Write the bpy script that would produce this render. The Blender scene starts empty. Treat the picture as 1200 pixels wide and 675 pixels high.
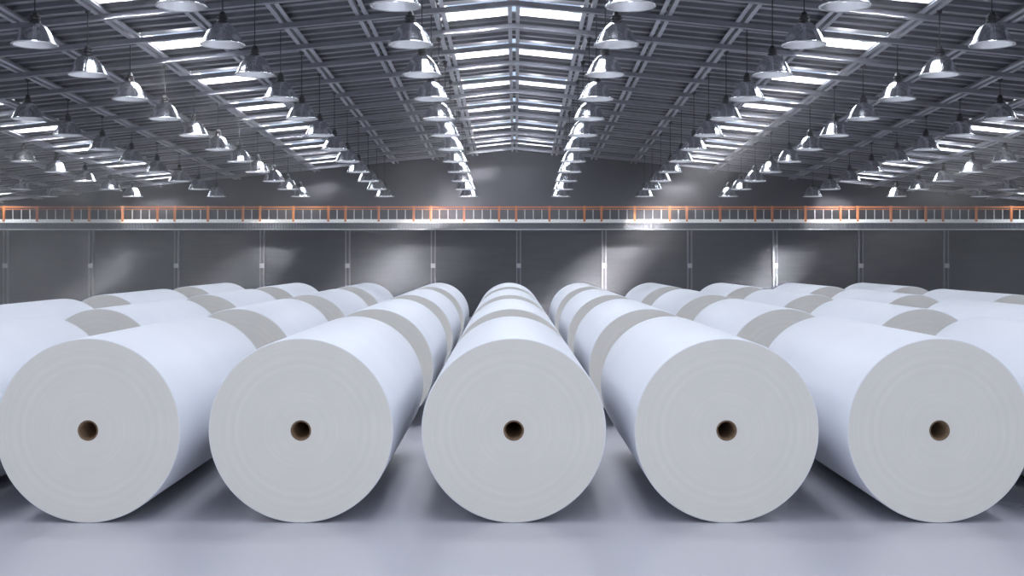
import bpy, math, random
from mathutils import Vector, Matrix
random.seed(7)
S = bpy.context.scene
COL = S.collection
PI = math.pi
K = 1.4                                      # depth factor of the hall

# ------------------------------------------------------------------ camera
H = 2.174
cam_d = bpy.data.cameras.new('camera'); cam = bpy.data.objects.new('camera', cam_d); COL.objects.link(cam)
cam.location = (0, 0, H); cam.rotation_euler = (PI/2, 0, 0)
cam_d.sensor_width = 36; cam_d.lens = 30*K
cam_d.shift_x = 3/1200; cam_d.shift_y = -38.5/1200
cam_d.clip_end = 500
S.camera = cam

# ------------------------------------------------------------------ mesh helper
class MB:
    def __init__(s): s.v = []; s.f = []; s.mi = []; s.sm = []
    def add(s, vs, fs, mi=0, smooth=False):
        b = len(s.v); s.v += [tuple(v) for v in vs]
        for f in fs: s.f.append([b+i for i in f]); s.mi.append(mi); s.sm.append(smooth)
    def box(s, x0, x1, y0, y1, z0, z1, mi=0):
        s.hexa([(x0,y0,z0),(x1,y0,z0),(x1,y1,z0),(x0,y1,z0),(x0,y0,z1),(x1,y0,z1),(x1,y1,z1),(x0,y1,z1)], mi)
    def hexa(s, p, mi=0):
        s.add(p, [(0,3,2,1),(4,5,6,7),(0,1,5,4),(1,2,6,5),(2,3,7,6),(3,0,4,7)], mi)
    def lathe(s, prof, n=32, c=(0,0,0), mi=0, closed=False, smooth=True, axis='z'):
        vs = []; fs = []
        for (r, h) in prof:
            for k in range(n):
                a = 2*PI*k/n
                if axis == 'z': vs.append((c[0]+r*math.cos(a), c[1]+r*math.sin(a), c[2]+h))
                else: vs.append((c[0]+r*math.cos(a), c[1]+h, c[2]+r*math.sin(a)))
        m = len(prof)
        for i in range(m if closed else m-1):
            j = (i+1) % m
            for k in range(n):
                l = (k+1) % n
                q = (i*n+k, i*n+l, j*n+l, j*n+k)
                fs.append(q if axis == 'z' else q[::-1])
        s.add(vs, fs, mi, smooth)
    def build(s, name, mats, parent=None):
        me = bpy.data.meshes.new(name); me.from_pydata(s.v, [], s.f)
        if not isinstance(mats, (list, tuple)): mats = [mats]
        for m in mats: me.materials.append(m)
        me.polygons.foreach_set('material_index', s.mi); me.polygons.foreach_set('use_smooth', s.sm)
        me.update()
        o = bpy.data.objects.new(name, me); COL.objects.link(o)
        if parent: o.parent = parent
        return o

def tag(o, label=None, cat=None, group=None, kind=None):
    if label: o['label'] = label
    if cat: o['category'] = cat
    if group: o['group'] = group
    if kind: o['kind'] = kind
    return o
def empty(name, loc=(0,0,0), rz=0):
    o = bpy.data.objects.new(name, None); COL.objects.link(o); o.location = loc; o.rotation_euler = (0,0,rz)
    o.empty_display_size = .2
    return o
def copy_tree(o, parent=None):
    c = o.copy(); COL.objects.link(c)
    if parent: c.parent = parent
    for ch in list(o.children): copy_tree(ch, c)
    return c
ORD = ['first','second','third','fourth','fifth','sixth','seventh','eighth','ninth','tenth','eleventh','twelfth','thirteenth','fourteenth','fifteenth','sixteenth','seventeenth','eighteenth','nineteenth','twentieth']
def nth(i): return ORD[i-1] if i <= 20 else '%dth' % i

# ------------------------------------------------------------------ materials
def mat(name, col, rough=.5, metal=0., spec=.5):
    m = bpy.data.materials.new(name); m.use_nodes = True
    b = m.node_tree.nodes['Principled BSDF']
    b.inputs['Base Color'].default_value = (*col, 1); b.inputs['Roughness'].default_value = rough
    b.inputs['Metallic'].default_value = metal; b.inputs['Specular IOR Level'].default_value = spec
    return m, m.node_tree, b
def N(t, k, **kw):
    n = t.nodes.new(k)
    for a, v in kw.items(): setattr(n, a, v)
    return n
def noise_color(t, b, c1, c2, scale, detail=4, vec=None, stretch=None):
    tc = N(t, 'ShaderNodeTexCoord'); mp = N(t, 'ShaderNodeMapping')
    t.links.new(tc.outputs['Object'], mp.inputs[0])
    if stretch: mp.inputs['Scale'].default_value = stretch
    no = N(t, 'ShaderNodeTexNoise'); no.inputs['Scale'].default_value = scale; no.inputs['Detail'].default_value = detail
    t.links.new(mp.outputs[0], no.inputs['Vector'])
    cr = N(t, 'ShaderNodeValToRGB'); cr.color_ramp.elements[0].position = .3; cr.color_ramp.elements[1].position = .7
    cr.color_ramp.elements[0].color = (*c1, 1); cr.color_ramp.elements[1].color = (*c2, 1)
    t.links.new(no.outputs['Fac'], cr.inputs[0]); t.links.new(cr.outputs[0], b.inputs['Base Color'])
    return no, cr

# paper side (wrapped web of paper)
M_side, t, b = mat('paper_side', (.80,.82,.87), .55, 0, .35)
noise_color(t, b, (.79,.81,.87), (.82,.84,.89), 1.2)
# paper end: concentric wound layers
M_end, t, b = mat('paper_end', (.66,.655,.645), .8, 0, .2)
tc = N(t, 'ShaderNodeTexCoord'); sp = N(t, 'ShaderNodeSeparateXYZ'); t.links.new(tc.outputs['Object'], sp.inputs[0])
cx = N(t, 'ShaderNodeCombineXYZ'); t.links.new(sp.outputs[0], cx.inputs[0]); t.links.new(sp.outputs[2], cx.inputs[1])
ln = N(t, 'ShaderNodeVectorMath', operation='LENGTH')
sub = N(t, 'ShaderNodeVectorMath', operation='SUBTRACT'); sub.inputs[1].default_value = (0, .75, 0)
t.links.new(cx.outputs[0], sub.inputs[0]); t.links.new(sub.outputs[0], ln.inputs[0])
n1 = N(t, 'ShaderNodeTexNoise', noise_dimensions='1D'); n1.inputs['Scale'].default_value = 26; n1.inputs['Detail'].default_value = 5
t.links.new(ln.outputs['Value'], n1.inputs['W'])
n2 = N(t, 'ShaderNodeTexNoise'); n2.inputs['Scale'].default_value = 3.5; n2.inputs['Detail'].default_value = 3
t.links.new(tc.outputs['Object'], n2.inputs['Vector'])
mx = N(t, 'ShaderNodeMath', operation='MULTIPLY'); t.links.new(n1.outputs['Fac'], mx.inputs[0]); t.links.new(n2.outputs['Fac'], mx.inputs[1])
cr = N(t, 'ShaderNodeValToRGB'); cr.color_ramp.elements[0].position = .08; cr.color_ramp.elements[1].position = .45
cr.color_ramp.elements[0].color = (.755,.735,.695,1); cr.color_ramp.elements[1].color = (.805,.78,.735,1)
t.links.new(mx.outputs[0], cr.inputs[0]); t.links.new(cr.outputs[0], b.inputs['Base Color'])
bp = N(t, 'ShaderNodeBump'); bp.inputs['Strength'].default_value = .12; bp.inputs['Distance'].default_value = .004
t.links.new(mx.outputs[0], bp.inputs['Height']); t.links.new(bp.outputs[0], b.inputs['Normal'])
# cardboard core
M_core, t, b = mat('cardboard', (.19,.12,.07), .85)
noise_color(t, b, (.15,.095,.055), (.24,.16,.10), 14, stretch=(1,.3,1))
# floor
M_floor, t, b = mat('polished_concrete', (.5,.5,.55), .28, 0, .5)
no, cr = noise_color(t, b, (.49,.49,.545), (.53,.53,.585), .3, 2)
cr.color_ramp.elements[0].position = 0; cr.color_ramp.elements[1].position = 1
mr = N(t, 'ShaderNodeMapRange'); mr.inputs[3].default_value = .26; mr.inputs[4].default_value = .28
t.links.new(no.outputs['Fac'], mr.inputs[0]); t.links.new(mr.outputs[0], b.inputs['Roughness'])
# back wall siding : horizontal boards
M_wall, t, b = mat('wall_siding', (.16,.165,.2), .75, 0, .15)
noise_color(t, b, (.058,.060,.072), (.078,.079,.09), 1.6, 6, stretch=(.5,1,3))
tc = N(t, 'ShaderNodeTexCoord'); wv = N(t, 'ShaderNodeTexWave', bands_direction='Z'); wv.inputs['Scale'].default_value = 2.2; wv.inputs['Distortion'].default_value = .4
t.links.new(tc.outputs['Object'], wv.inputs['Vector'])
bp = N(t, 'ShaderNodeBump'); bp.inputs['Strength'].default_value = .12; bp.inputs['Distance'].default_value = .012
t.links.new(wv.outputs['Fac'], bp.inputs['Height']); t.links.new(bp.outputs[0], b.inputs['Normal'])
M_upper, t, b = mat('wall_upper_paint', (.15,.15,.18), .8, 0, .15)
noise_color(t, b, (.075,.075,.09), (.09,.09,.105), .8, 4)
M_steel, t, b = mat('painted_steel', (.42,.42,.47), .42, .35)
noise_color(t, b, (.36,.36,.40), (.44,.44,.48), 5, 3)
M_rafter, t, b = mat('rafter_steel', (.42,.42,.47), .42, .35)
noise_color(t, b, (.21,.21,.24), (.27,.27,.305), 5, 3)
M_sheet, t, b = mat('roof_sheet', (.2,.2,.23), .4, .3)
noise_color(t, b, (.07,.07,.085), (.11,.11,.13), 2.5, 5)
M_curb, _, _ = mat('skylight_curb', (.7,.7,.74), .5)
M_col, _, _ = mat('column_steel', (.22,.22,.25), .4, .3)
M_box, _, _ = mat('junction_box', (.5,.5,.53), .5)
M_orange, t, b = mat('orange_paint', (.75,.22,.04), .45)
noise_color(t, b, (.38,.09,.04), (.80,.27,.05), .35, 2)
M_galv, _, _ = mat('galvanised', (.75,.76,.78), .4, .2)
M_toe, _, _ = mat('white_toe_board', (.93,.93,.90), .5)
M_fascia, _, _ = mat('fascia_steel', (.10,.105,.125), .55, .1)
M_web, _, _ = mat('column_web_steel', (.05,.05,.06), .6)
M_chrome, t, b = mat('polished_aluminium', (.90,.91,.94), .16, 1.)
tc = N(t, 'ShaderNodeTexCoord'); sp = N(t, 'ShaderNodeSeparateXYZ'); t.links.new(tc.outputs['Object'], sp.inputs[0])
at = N(t, 'ShaderNodeMath', operation='ARCTAN2'); t.links.new(sp.outputs[1], at.inputs[0]); t.links.new(sp.outputs[0], at.inputs[1])
n1 = N(t, 'ShaderNodeTexNoise', noise_dimensions='1D'); n1.inputs['Scale'].default_value = 3.2; n1.inputs['Detail'].default_value = 3
t.links.new(at.outputs[0], n1.inputs['W'])
bp = N(t, 'ShaderNodeBump'); bp.inputs['Strength'].default_value = .5; bp.inputs['Distance'].default_value = .02
t.links.new(n1.outputs['Fac'], bp.inputs['Height']); t.links.new(bp.outputs[0], b.inputs['Normal'])
M_rim, _, _ = mat('rim_aluminium', (.9,.9,.92), .25, .6)
M_black, _, _ = mat('black_plastic', (.015,.015,.018), .35)
M_cord, _, _ = mat('black_cord', (.012,.012,.015), .6)
M_refl, _, _ = mat('ribbed_reflector', (.93,.93,.94), .3, .85)
M_bulb, t, b = mat('frosted_bulb', (.9,.9,.9), .3)
b.inputs['Emission Color'].default_value = (1,.98,.95,1); b.inputs['Emission Strength'].default_value = 1.5
M_rib_lit, t, b = mat('roof_sheet_rib_lit', (.24,.24,.27), .4, .3)  # same sheet, ribs lighter and troughs darker: relief shading put into the colour
# glass of skylights
M_glass = bpy.data.materials.new('skylight_glass'); M_glass.use_nodes = True; t = M_glass.node_tree; t.nodes.clear()
o_ = N(t, 'ShaderNodeOutputMaterial'); mixs = N(t, 'ShaderNodeMixShader'); tr = N(t, 'ShaderNodeBsdfTransparent'); gl = N(t, 'ShaderNodeBsdfGlossy')
tr.inputs[0].default_value = (.95,.97,1,1); gl.inputs['Roughness'].default_value = .1; mixs.inputs[0].default_value = .06
t.links.new(tr.outputs[0], mixs.inputs[1]); t.links.new(gl.outputs[0], mixs.inputs[2]); t.links.new(mixs.outputs[0], o_.inputs[0])

# ------------------------------------------------------------------ hall geometry functions
YW = 30.0*K                                    # back wall distance
FALL = .072/K                                  # the roof falls towards the far wall
DRIFT = .007/K
PM = 1.389                                   # purlin spacing
def hx(X, y): return X - DRIFT*(YW-y)        # lateral position of a hall line at depth y
def rz(X, y):                                # underside of purlins, world height
    return H + 3.63 - .1*abs(X-.18) + FALL*(YW-y)
def PX(m): return .18 + PM*m
def raf_y(j): return (29.1 - 1.224*j)*K
NJ = 29
Y0 = raf_y(NJ) - .06
MM = 15

# floor
mb = MB(); mb.box(-26, 26, -11, YW+.2, -.12, 0); tag(mb.build('floor', M_floor), 'polished pale grey concrete hall floor', 'floor', kind='structure')

# back wall: lower siding and upper painted part following the gable
mb = MB()
zl = H + .90
xs = [PX(m) for m in range(-MM, MM+1)]
mb.box(xs[0], xs[-1], YW, YW+.2, -.12, zl, 0)
for a, c in zip(xs[:-1], xs[1:]):
    za, zc = rz(a, YW)+.13, rz(c, YW)+.13
    mb.hexa([(a,YW,zl),(c,YW,zl),(c,YW+.2,zl),(a,YW+.2,zl),(a,YW,za),(c,YW,zc),(c,YW+.2,zc),(a,YW+.2,za)], 1)
tag(mb.build('wall_back', [M_wall, M_upper]), 'dark grey gabled back wall of the hall', 'wall', kind='structure')
for nm, sx in (('wall_left', -1), ('wall_right', 1)):
    X = .18 + sx*PM*MM
    x1 = X + sx*.2
    mb = MB()
    zb, zf = rz(X, YW)+.13, rz(X, Y0)+.13
    a, c = min(X, x1), max(X, x1)
    d0 = -DRIFT*(YW-Y0)
    mb.hexa([(a+d0,Y0,-.12),(c+d0,Y0,-.12),(c,YW+.2,-.12),(a,YW+.2,-.12),(a+d0,Y0,zf),(c+d0,Y0,zf),(c,YW+.2,zb),(a,YW+.2,zb)])
    tag(mb.build(nm, M_wall), 'dark grey %s side wall of the hall' % nm[5:], 'wall', kind='structure')

# ------------------------------------------------------------------ roof
SKY = [(-1,0),(0,1),(4,5),(-5,-4),(8,9),(-9,-8),(12,13),(-13,-12)]
def is_sky(m, j):      # bay between rafter j (near) and j-1 (far)
    return (j % 2 == 1) and ((m, m+1) in SKY)
SH = .10               # sheet above purlin underside
def P(X, y, up): return (hx(X, y), y, rz(X, y)+up)
mb = MB()
for m in range(-MM, MM):
    for j in range(0, NJ+1):
        ya = raf_y(j) if j <= NJ else Y0
        yb = raf_y(j-1) if j > 0 else YW
        if j == NJ: ya = Y0
        a, c = PX(m), PX(m+1)
        if is_sky(m, j):
            y_open = ya + (yb-ya)*.72
            ys = [(y_open, 0.), (yb, 0.)]
        else:
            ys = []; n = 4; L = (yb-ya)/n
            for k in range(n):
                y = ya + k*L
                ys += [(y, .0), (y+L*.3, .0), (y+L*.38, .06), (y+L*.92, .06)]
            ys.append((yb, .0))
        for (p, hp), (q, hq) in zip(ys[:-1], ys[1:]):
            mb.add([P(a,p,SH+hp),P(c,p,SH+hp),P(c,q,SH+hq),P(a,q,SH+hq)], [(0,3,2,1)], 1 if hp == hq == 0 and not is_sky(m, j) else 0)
ceil = mb.build('ceiling', [M_sheet, M_rib_lit])
sol = ceil.modifiers.new('thickness', 'SOLIDIFY'); sol.thickness = .02; sol.offset = -1
tag(ceil, 'dark corrugated metal underside of the gabled roof', 'ceiling', kind='structure')

# skylights
k_sky = 0; sky_lights = []
for (m, m1) in SKY:
    for j in range(1, NJ+1, 2):
        k_sky += 1
        ya = raf_y(j) if j < NJ else Y0
        yb = raf_y(j-1); yo = ya + (yb-ya)*.72
        a, c = PX(m)+.115, PX(m1)-.115
        f = MB()
        t_ = .03; u0, u1 = SH-.05, SH+.10
        def prism(X0, X1, p, q):
            f.hexa([P(X0,p,u0),P(X1,p,u0),P(X1,q,u0),P(X0,q,u0),P(X0,p,u1),P(X1,p,u1),P(X1,q,u1),P(X0,q,u1)])
        prism(a-.03, a, ya+.05, yo); prism(c, c+.03, ya+.05, yo)
        prism(a, c, ya+.05, ya+.08); prism(a, c, yo-.03, yo)
        root = f.build('window_%d' % k_sky, M_curb)
        side = 'left' if m < 0 else 'right'
        tag(root, 'roof skylight', 'skylight', kind='structure')
        g = MB()
        g.hexa([P(a,ya+.08,u1-.03),P(c,ya+.08,u1-.03),P(c,yo-.03,u1-.03),P(a,yo-.03,u1-.03),P(a,ya+.08,u1-.015),P(c,ya+.08,u1-.015),P(c,yo-.03,u1-.015),P(a,yo-.03,u1-.015)])
        g.build('window_pane', M_glass, root)
        ym = (ya+.08+yo-.03)/2; Xm = (a+c)/2
        sky_lights.append((hx(Xm, ym), ym, rz(Xm, ym)+u1+.01, c-a-.02, yo-ya-.13, -.1 if m >= 0 else .1))

# purlins (double channels running towards the far wall)
def where(m):
    if m == 0: return 'under the roof ridge'
    return '%s to the %s of the ridge' % (nth(abs(m)), 'left' if m < 0 else 'right')
for m in range(-MM+1, MM):
    mb = MB(); X = PX(m)
    for s in (-1, 1):
        x0, x1 = (X-.115, X-.037) if s < 0 else (X+.037, X+.115)
        p, q = Y0, YW
        def bar(x0, x1, u0, u1):
            mb.hexa([P(x0,p,u0),P(x1,p,u0),P(x1,q,u0),P(x0,q,u0),P(x0,p,u1),P(x1,p,u1),P(x1,q,u1),P(x0,q,u1)])
        bar(x0, x1, 0, .018)                                  # bottom flange
        w0, w1 = (x1-.012, x1) if s < 0 else (x0, x0+.012)
        bar(w0, w1, .018, SH-.004)                            # web
    o = mb.build('roof_beam', M_steel)
    tag(o, 'long grey double-channel roof beam running to the far wall, ' + where(m), 'roof beam', 'lengthwise roof beams')

# rafters (cross beams)
for j in range(16):
    y = raf_y(j); mb = MB()
    for s in (-1, 1):
        xa = .18; xb = .18 + s*PM*MM
        def bar(dy0, dy1, u0, u1):
            lo, hi = (xa, xb) if s > 0 else (xb, xa)
            mb.hexa([P(lo,y+dy0,u0),P(hi,y+dy0,u0),P(hi,y+dy1,u0),P(lo,y+dy1,u0),P(lo,y+dy0,u1),P(hi,y+dy0,u1),P(hi,y+dy1,u1),P(lo,y+dy1,u1)])
        bar(-.055, .055, -.09, -.08); bar(-.042, .042, -.08, -.001)
    o = mb.build('roof_rafter', M_rafter)
    lab = 'grey steel rafter crossing the whole roof, ' + ('nearest to the far wall' if j == 0 else nth(j+1) + ' from the far wall')
    tag(o, lab, 'rafter', 'steel rafters crossing the roof')

# ------------------------------------------------------------------ wall columns
for k in range(-6, 7):
    X = .324 + 3*k
    root = empty('wall_column', (X, YW, 0))
    side = 'left' if k <= 0 else 'right'
    i = -k+1 if k <= 0 else k
    # k=0 lies just right of the ridge line
    if k == 0: lab = 'slim grey steel wall column nearest the middle of the far wall'
    else: lab = 'slim grey steel wall column, %s to the %s of the middle one' % (nth(abs(k)), 'left' if k < 0 else 'right')
    tag(root, lab, 'column', 'steel columns of the far wall')
    for s in (-1, 1):
        mb = MB(); x0 = s*.065
        mb.box(x0-.02, x0+.02, -.12, 0, 0, H+.86); mb.build('column_flange', M_col, root)
    mb = MB(); mb.box(-.045, .045, -.05, 0, 0, H+.86); mb.build('column_web', M_web, root)
    mb = MB(); mb.box(-.08, .08, -.17, -.12, H-.45, H-.29); mb.build('junction_box', M_box, root)
# header over the panels
mb = MB(); mb.box(-19, 19, YW-.06, YW, H+.86, H+.90); tag(mb.build('trim_1', M_fascia), 'dark header strip on the far wall', 'trim', kind='structure')

# ------------------------------------------------------------------ walkway
YF = 28.8*K
root = empty('walkway', (0, YF, H+1.1))
tag(root, 'raised walkway with orange railing along the far wall', 'walkway')
def wb(name, m, *a):
    mb = MB(); x0,x1,y0,y1,z0,z1 = a; mb.box(x0,x1,y0-YF,y1-YF,z0-1.1,z1-1.1); return mb.build(name, m, root)
XE = 20.4
wb('deck', M_galv, -XE, XE, YF, YW, 1.09, 1.13)
o = wb('beam', M_fascia, -XE, XE, YF+.03, YF+.12, .88, 1.088)
wb('lower_flange', M_galv, -XE, XE, YF, YF+.16, .862, .88)
# ribbed stiffeners of the beam
mb = MB()
x = -XE+.05
while x < XE-.05:
    mb.box(x, x+.03, .0, .03, .88-1.1, 1.088-1.1); x += .098
mb.build('beam_ribs', M_fascia, root)
mb = MB()                                      # toe board, notched
x = -XE
while x < XE:
    mb.box(x, x+.085, -.02, .0, 1.095-1.1, 1.21-1.1); x += .1
mb.box(-XE, XE, -.015, 0, 1.10-1.1, 1.2-1.1)
mb.build('toe_board', M_toe, root)
wb('top_rail', M_orange, -XE, XE, YF-.03, YF+.02, 1.60, 1.645)
wb('middle_rail', M_orange, -XE, XE, YF-.015, YF+.005, 1.535, 1.56)
px_post = []
for bay in range(-8, 9):
    for off in (5-8, 44-8, 85-8):
        px_post.append(607.8 + bay*100 + off)
for i in range(-64, 64):
    px = 605 + i*10
    X = (px-597)*.0288
    if abs(X) > 18.25: continue
    d = min(abs(px-p) for p in px_post)
    if d < 4: continue
    mb = MB(); mb.box(X-.011, X+.011, -.005, .012, 1.21-1.1, 1.535-1.1); mb.build('baluster', M_galv, root)
for p in px_post:
    X = (p-597)*.0288
    if abs(X) > XE-.05: continue
    mb = MB(); mb.box(X-.035, X+.035, -.045, .03, 1.13-1.1, 1.66-1.1); mb.build('railing_post', M_orange, root)

# ------------------------------------------------------------------ paper rolls
R = .75; L = 2.48*K; RC = .084
def make_roll():
    root = empty('paper_roll')
    mb = MB(); e = .008
    n = 160
    # side with a softened edge, ends as separate material
    mb.lathe([(R-e, 0), (R-e*.3, e*.3), (R, e), (R, L-e), (R-e*.3, L-e*.3), (R-e, L)], n, (0,0,R), 0, axis='y')
    def ring(y, flip):
        vs = []
        for r in (RC, R-e):
            for k in range(n):
                a = 2*PI*k/n; vs.append((r*math.cos(a), y, R+r*math.sin(a)))
        fs = []
        for k in range(n):
            l = (k+1) % n; q = (k, l, n+l, n+k); fs.append(q if flip else q[::-1])
        mb.add(vs, fs, 1, False)
    ring(0, False); ring(L, True)
    mb.lathe([(RC, L), (RC, 0)], n, (0,0,R), 1, axis='y')
    mb.build('wound_paper', [M_side, M_end], root)
    c = MB()
    c.lathe([(RC-.0005, .004), (RC-.0005, L-.004), (RC-.014, L-.004), (RC-.014, .004)], 48, (0,0,R), 0, closed=True, axis='y')
    c.build('core_tube', M_core, root)
    return root
proto = make_roll(); used = False
ROT = math.atan(.003/K)
rows = ['front row', 'second row', 'third row', 'rearmost row']
cols = {0:(-3,3), 1:(-4,4), 2:(-4,5), 3:(-4,5)}
for r in range(4):
    y = (6.925 + r*3.815)*K
    for c in range(cols[r][0], cols[r][1]+1):
        X = .035 + 1.728*c - .003*(y/K-6.925)
        o = proto if not used else copy_tree(proto)
        used = True
        o.location = (X, y, 0); o.rotation_euler = (0, 0, ROT)
        if c == 0: w = 'in the middle column'
        else: w = '%s column %s of middle' % (nth(abs(c)), 'left' if c < 0 else 'right')
        tag(o, 'white paper roll in the %s, %s' % (rows[r], w), 'paper roll', 'white paper rolls on the hall floor')

# ------------------------------------------------------------------ pendant lamps
def make_lamp():
    root = empty('pendant_lamp')
    mb = MB()
    prof = [(.322,.012),(.308,.032),(.290,.07),(.268,.12),(.243,.17),(.213,.22),(.178,.265),(.138,.302),(.098,.33),(.068,.343)]
    inner = [(r-.008, h-.004) for r, h in prof][::-1]
    mb.lathe(prof+inner, 40, closed=True); mb.build('lamp_shade', M_chrome, root)
    mb = MB(); mb.lathe([(.318,.0),(.330,.0),(.334,.008),(.330,.018),(.318,.018)], 40, closed=True); mb.build('rim', M_rim, root)
    mb = MB(); mb.lathe([(.305,.006),(.295,.03),(.275,.07),(.252,.12),(.228,.165),(.198,.212),(.16,.255),(.11,.29),(.045,.315)], 56, smooth=False); mb.build('reflector', M_refl, root)
    mb = MB(); mb.lathe([(.0005,.06),(.03,.065),(.05,.085),(.058,.115),(.052,.15),(.038,.19),(.03,.23),(.03,.31)], 20); mb.build('bulb', M_bulb, root)
    mb = MB(); mb.lathe([(.0005,.335),(.085,.335),(.085,.355),(.062,.36),(.062,.38),(.085,.385),(.085,.398),(.06,.402),(.06,.418),(.078,.422),(.078,.434),(.05,.44),(.045,.48),(.02,.50),(.0005,.50)], 20); mb.build('lamp_holder', M_black, root)
    return root
lamp = make_lamp(); used = False
ctpl = {}
vis = {-1:2, 0:3, 1:3, 2:4, 3:4, 4:4, 5:5, 6:5, 7:5, 8:6, 9:6, 10:6}
for n_ in range(-1, 11):
    y = (12.63 + 1.56*n_)*K
    for sx in (-1, 1):
        for i in range(vis[n_]):
            X = .18 + sx*(1.524 + 2.779*i)
            z = H + 3.105 - .0753*(y/K-12.63)
            o = lamp if not used else copy_tree(lamp)
            used = True
            o.location = (hx(X, y), y, z); o.rotation_euler = (0,0,random.uniform(0,6.28))
            top = rz(X, y) - z
            cm = MB(); cm.lathe([(.0085,.49),(.0085,top)], 8); cm.build('cord', M_cord, o)
            cb = MB(); cb.lathe([(.0005,top-.05),(.04,top-.045),(.045,top-.0),(.06,top+.012),(.06,top+.02),(.0005,top+.02)], 16); cb.build('ceiling_rose', M_black, o)
            far = 11-n_
            d = 'nearest the far wall' if far == 1 else '%s from far wall' % nth(far)
            tag(o, 'metal bell pendant lamp, %s line %s of ridge, %s' % (nth(i+1), 'left' if sx < 0 else 'right', d),
                'pendant lamp', 'bell pendant lamps hanging from the roof')

# ------------------------------------------------------------------ light
W = bpy.data.worlds.new('sky'); S.world = W; W.use_nodes = True; t = W.node_tree; t.nodes.clear()
o_ = N(t, 'ShaderNodeOutputWorld'); bg = N(t, 'ShaderNodeBackground'); tc = N(t, 'ShaderNodeTexCoord')
no = N(t, 'ShaderNodeTexNoise'); no.inputs['Scale'].default_value = 2.2; no.inputs['Detail'].default_value = 4
t.links.new(tc.outputs['Generated'], no.inputs['Vector'])
cr = N(t, 'ShaderNodeValToRGB'); cr.color_ramp.elements[0].position = .42; cr.color_ramp.elements[1].position = .56
cr.color_ramp.elements[0].color = (.6,.76,1,1); cr.color_ramp.elements[1].color = (1,.99,.98,1)
t.links.new(no.outputs['Fac'], cr.inputs[0])
sp = N(t, 'ShaderNodeSeparateXYZ'); t.links.new(tc.outputs['Generated'], sp.inputs[0])
mr = N(t, 'ShaderNodeMapRange'); mr.inputs[1].default_value = 0; mr.inputs[2].default_value = .6; mr.inputs[3].default_value = .88; mr.inputs[4].default_value = 1.3
t.links.new(sp.outputs[2], mr.inputs[0])
t.links.new(cr.outputs[0], bg.inputs[0]); t.links.new(mr.outputs[0], bg.inputs[1]); t.links.new(bg.outputs[0], o_.inputs[0])

# daylight coming in through each roof skylight
SKYL = 17.
for (x, y, z, sx_, sy_, sl) in sky_lights:
    l = bpy.data.lights.new('daylight', 'AREA'); l.shape = 'RECTANGLE'; l.size = sx_; l.size_y = sy_
    l.energy = SKYL*PI*sx_*sy_; l.color = (.96,.975,1)
    o = bpy.data.objects.new('daylight', l); COL.objects.link(o)
    o.location = (x, y, z)
    nrm = Vector((sl, -FALL, -1)) ; nrm = -Vector((-sl, FALL, 1)).normalized()
    o.rotation_euler = nrm.to_track_quat('-Z', 'Y').to_euler()
# slanting sunlight entering through the skylights nearest the far wall
d = Vector((-.7, 2.0*K, -1)).normalized()
u = Vector((2.0*K, .7, 0)).normalized(); v = (-d).cross(u)
for (x, y, z, sx_, sy_, sl) in sky_lights:
    if y < 13.5*K: continue
    m = (x-.18)/PM
    e = 95*(1.0 if m > 6 else 1.1 if m > 2 else .2 if m > 0 else 1.25 if m > -2 else .8 if m > -6 else .75)
    if abs(m) > 11: continue
    e *= (.04 if y > 27*K else .11 if y > 24.5*K else .17 if y > 22*K else .3)*1.35
    l = bpy.data.lights.new('sunbeam', 'AREA'); l.shape = 'RECTANGLE'; l.size = sx_; l.size_y = .5; l.spread = math.radians(17 if y > 24*K else 9.5)
    l.energy = e; l.color = (1,.98,.97)
    o = bpy.data.objects.new('sunbeam', l); COL.objects.link(o)
    p = (x, y, z-.14)
    o.matrix_world = Matrix(((u.x, v.x, -d.x, p[0]), (u.y, v.y, -d.y, p[1]), (u.z, v.z, -d.z, p[2]), (0,0,0,1)))

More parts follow.
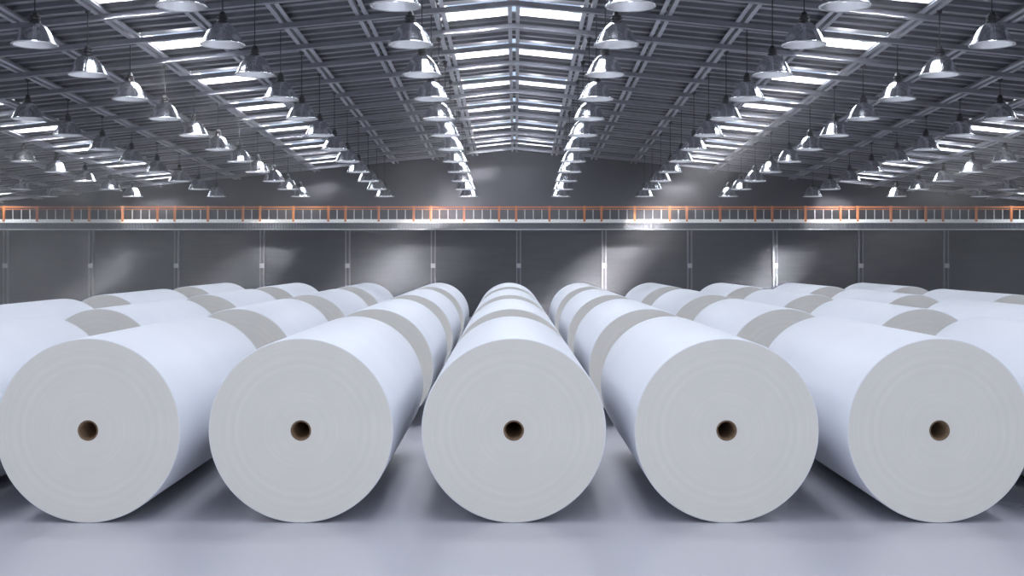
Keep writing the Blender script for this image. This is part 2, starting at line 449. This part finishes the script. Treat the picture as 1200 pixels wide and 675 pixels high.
# thin haze in the air of the hall
M_haze = bpy.data.materials.new('haze'); M_haze.use_nodes = True; t = M_haze.node_tree; t.nodes.clear()
o_ = N(t, 'ShaderNodeOutputMaterial'); vs = N(t, 'ShaderNodeVolumeScatter');  vs.inputs['Anisotropy'].default_value = 0
vs.inputs['Color'].default_value = (.95,.95,1,1)
tc = N(t, 'ShaderNodeTexCoord'); sp = N(t, 'ShaderNodeSeparateXYZ'); t.links.new(tc.outputs['Object'], sp.inputs[0])
m0 = N(t, 'ShaderNodeMapRange'); m0.inputs[1].default_value = -20; m0.inputs[2].default_value = 20
t.links.new(sp.outputs[0], m0.inputs[0])
cv = N(t, 'ShaderNodeValToRGB'); el = cv.color_ramp.elements
for pos, val in [(-20,.016),(-11,.044),(-6,.017),(0,.015),(4.5,.022),(8,.008),(20,.002)]:
    e_ = el.new((pos+20)/40); e_.color = (val*20,)*3+(1,)
el.remove(el[0]); el.remove(el[len(el)-1])
t.links.new(m0.outputs[0], cv.inputs[0])
mr = N(t, 'ShaderNodeMath', operation='MULTIPLY'); mr.inputs[1].default_value = .05*.5/K; t.links.new(cv.outputs[0], mr.inputs[0])
no = N(t, 'ShaderNodeTexNoise'); no.inputs['Scale'].default_value = .22; no.inputs['Detail'].default_value = 2
t.links.new(tc.outputs['Object'], no.inputs['Vector'])
m2 = N(t, 'ShaderNodeMapRange'); m2.inputs[1].default_value = .35; m2.inputs[2].default_value = .65; m2.inputs[3].default_value = .35; m2.inputs[4].default_value = 1.3
t.links.new(no.outputs['Fac'], m2.inputs[0])
ml = N(t, 'ShaderNodeMath', operation='MULTIPLY'); t.links.new(mr.outputs[0], ml.inputs[0]); t.links.new(m2.outputs[0], ml.inputs[1])
t.links.new(ml.outputs[0], vs.inputs['Density'])
t.links.new(vs.outputs[0], o_.inputs['Volume'])
mb = MB()
y0_, y1_, zb_ = 11.5*K, YW-1.3*K, .6
HX = [-19.3, .18, 19.3]
vs_ = []
for y_ in (y0_, y1_):
    for X_ in HX: vs_.append((hx(X_, y_), y_, zb_)); vs_.append((hx(X_, y_), y_, rz(X_, y_)-.13))
mb.add(vs_, [(0,2,3,1),(2,4,5,3),(6,7,9,8),(8,9,11,10),(0,1,7,6),(4,10,11,5),(1,3,9,7),(3,5,11,9),(0,6,8,2),(2,8,10,4)])
tag(mb.build('haze', M_haze), 'thin pale haze hanging in the air of the hall', 'haze', kind='stuff')

# ------------------------------------------------------------------ view
S.view_settings.view_transform = 'Standard'; S.view_settings.look = 'None'
S.view_settings.gamma = 1; S.view_settings.exposure = 0; S.view_settings.use_curve_mapping = False
S.cycles.max_bounces = 6; S.cycles.diffuse_bounces = 3; S.cycles.transparent_max_bounces = 8
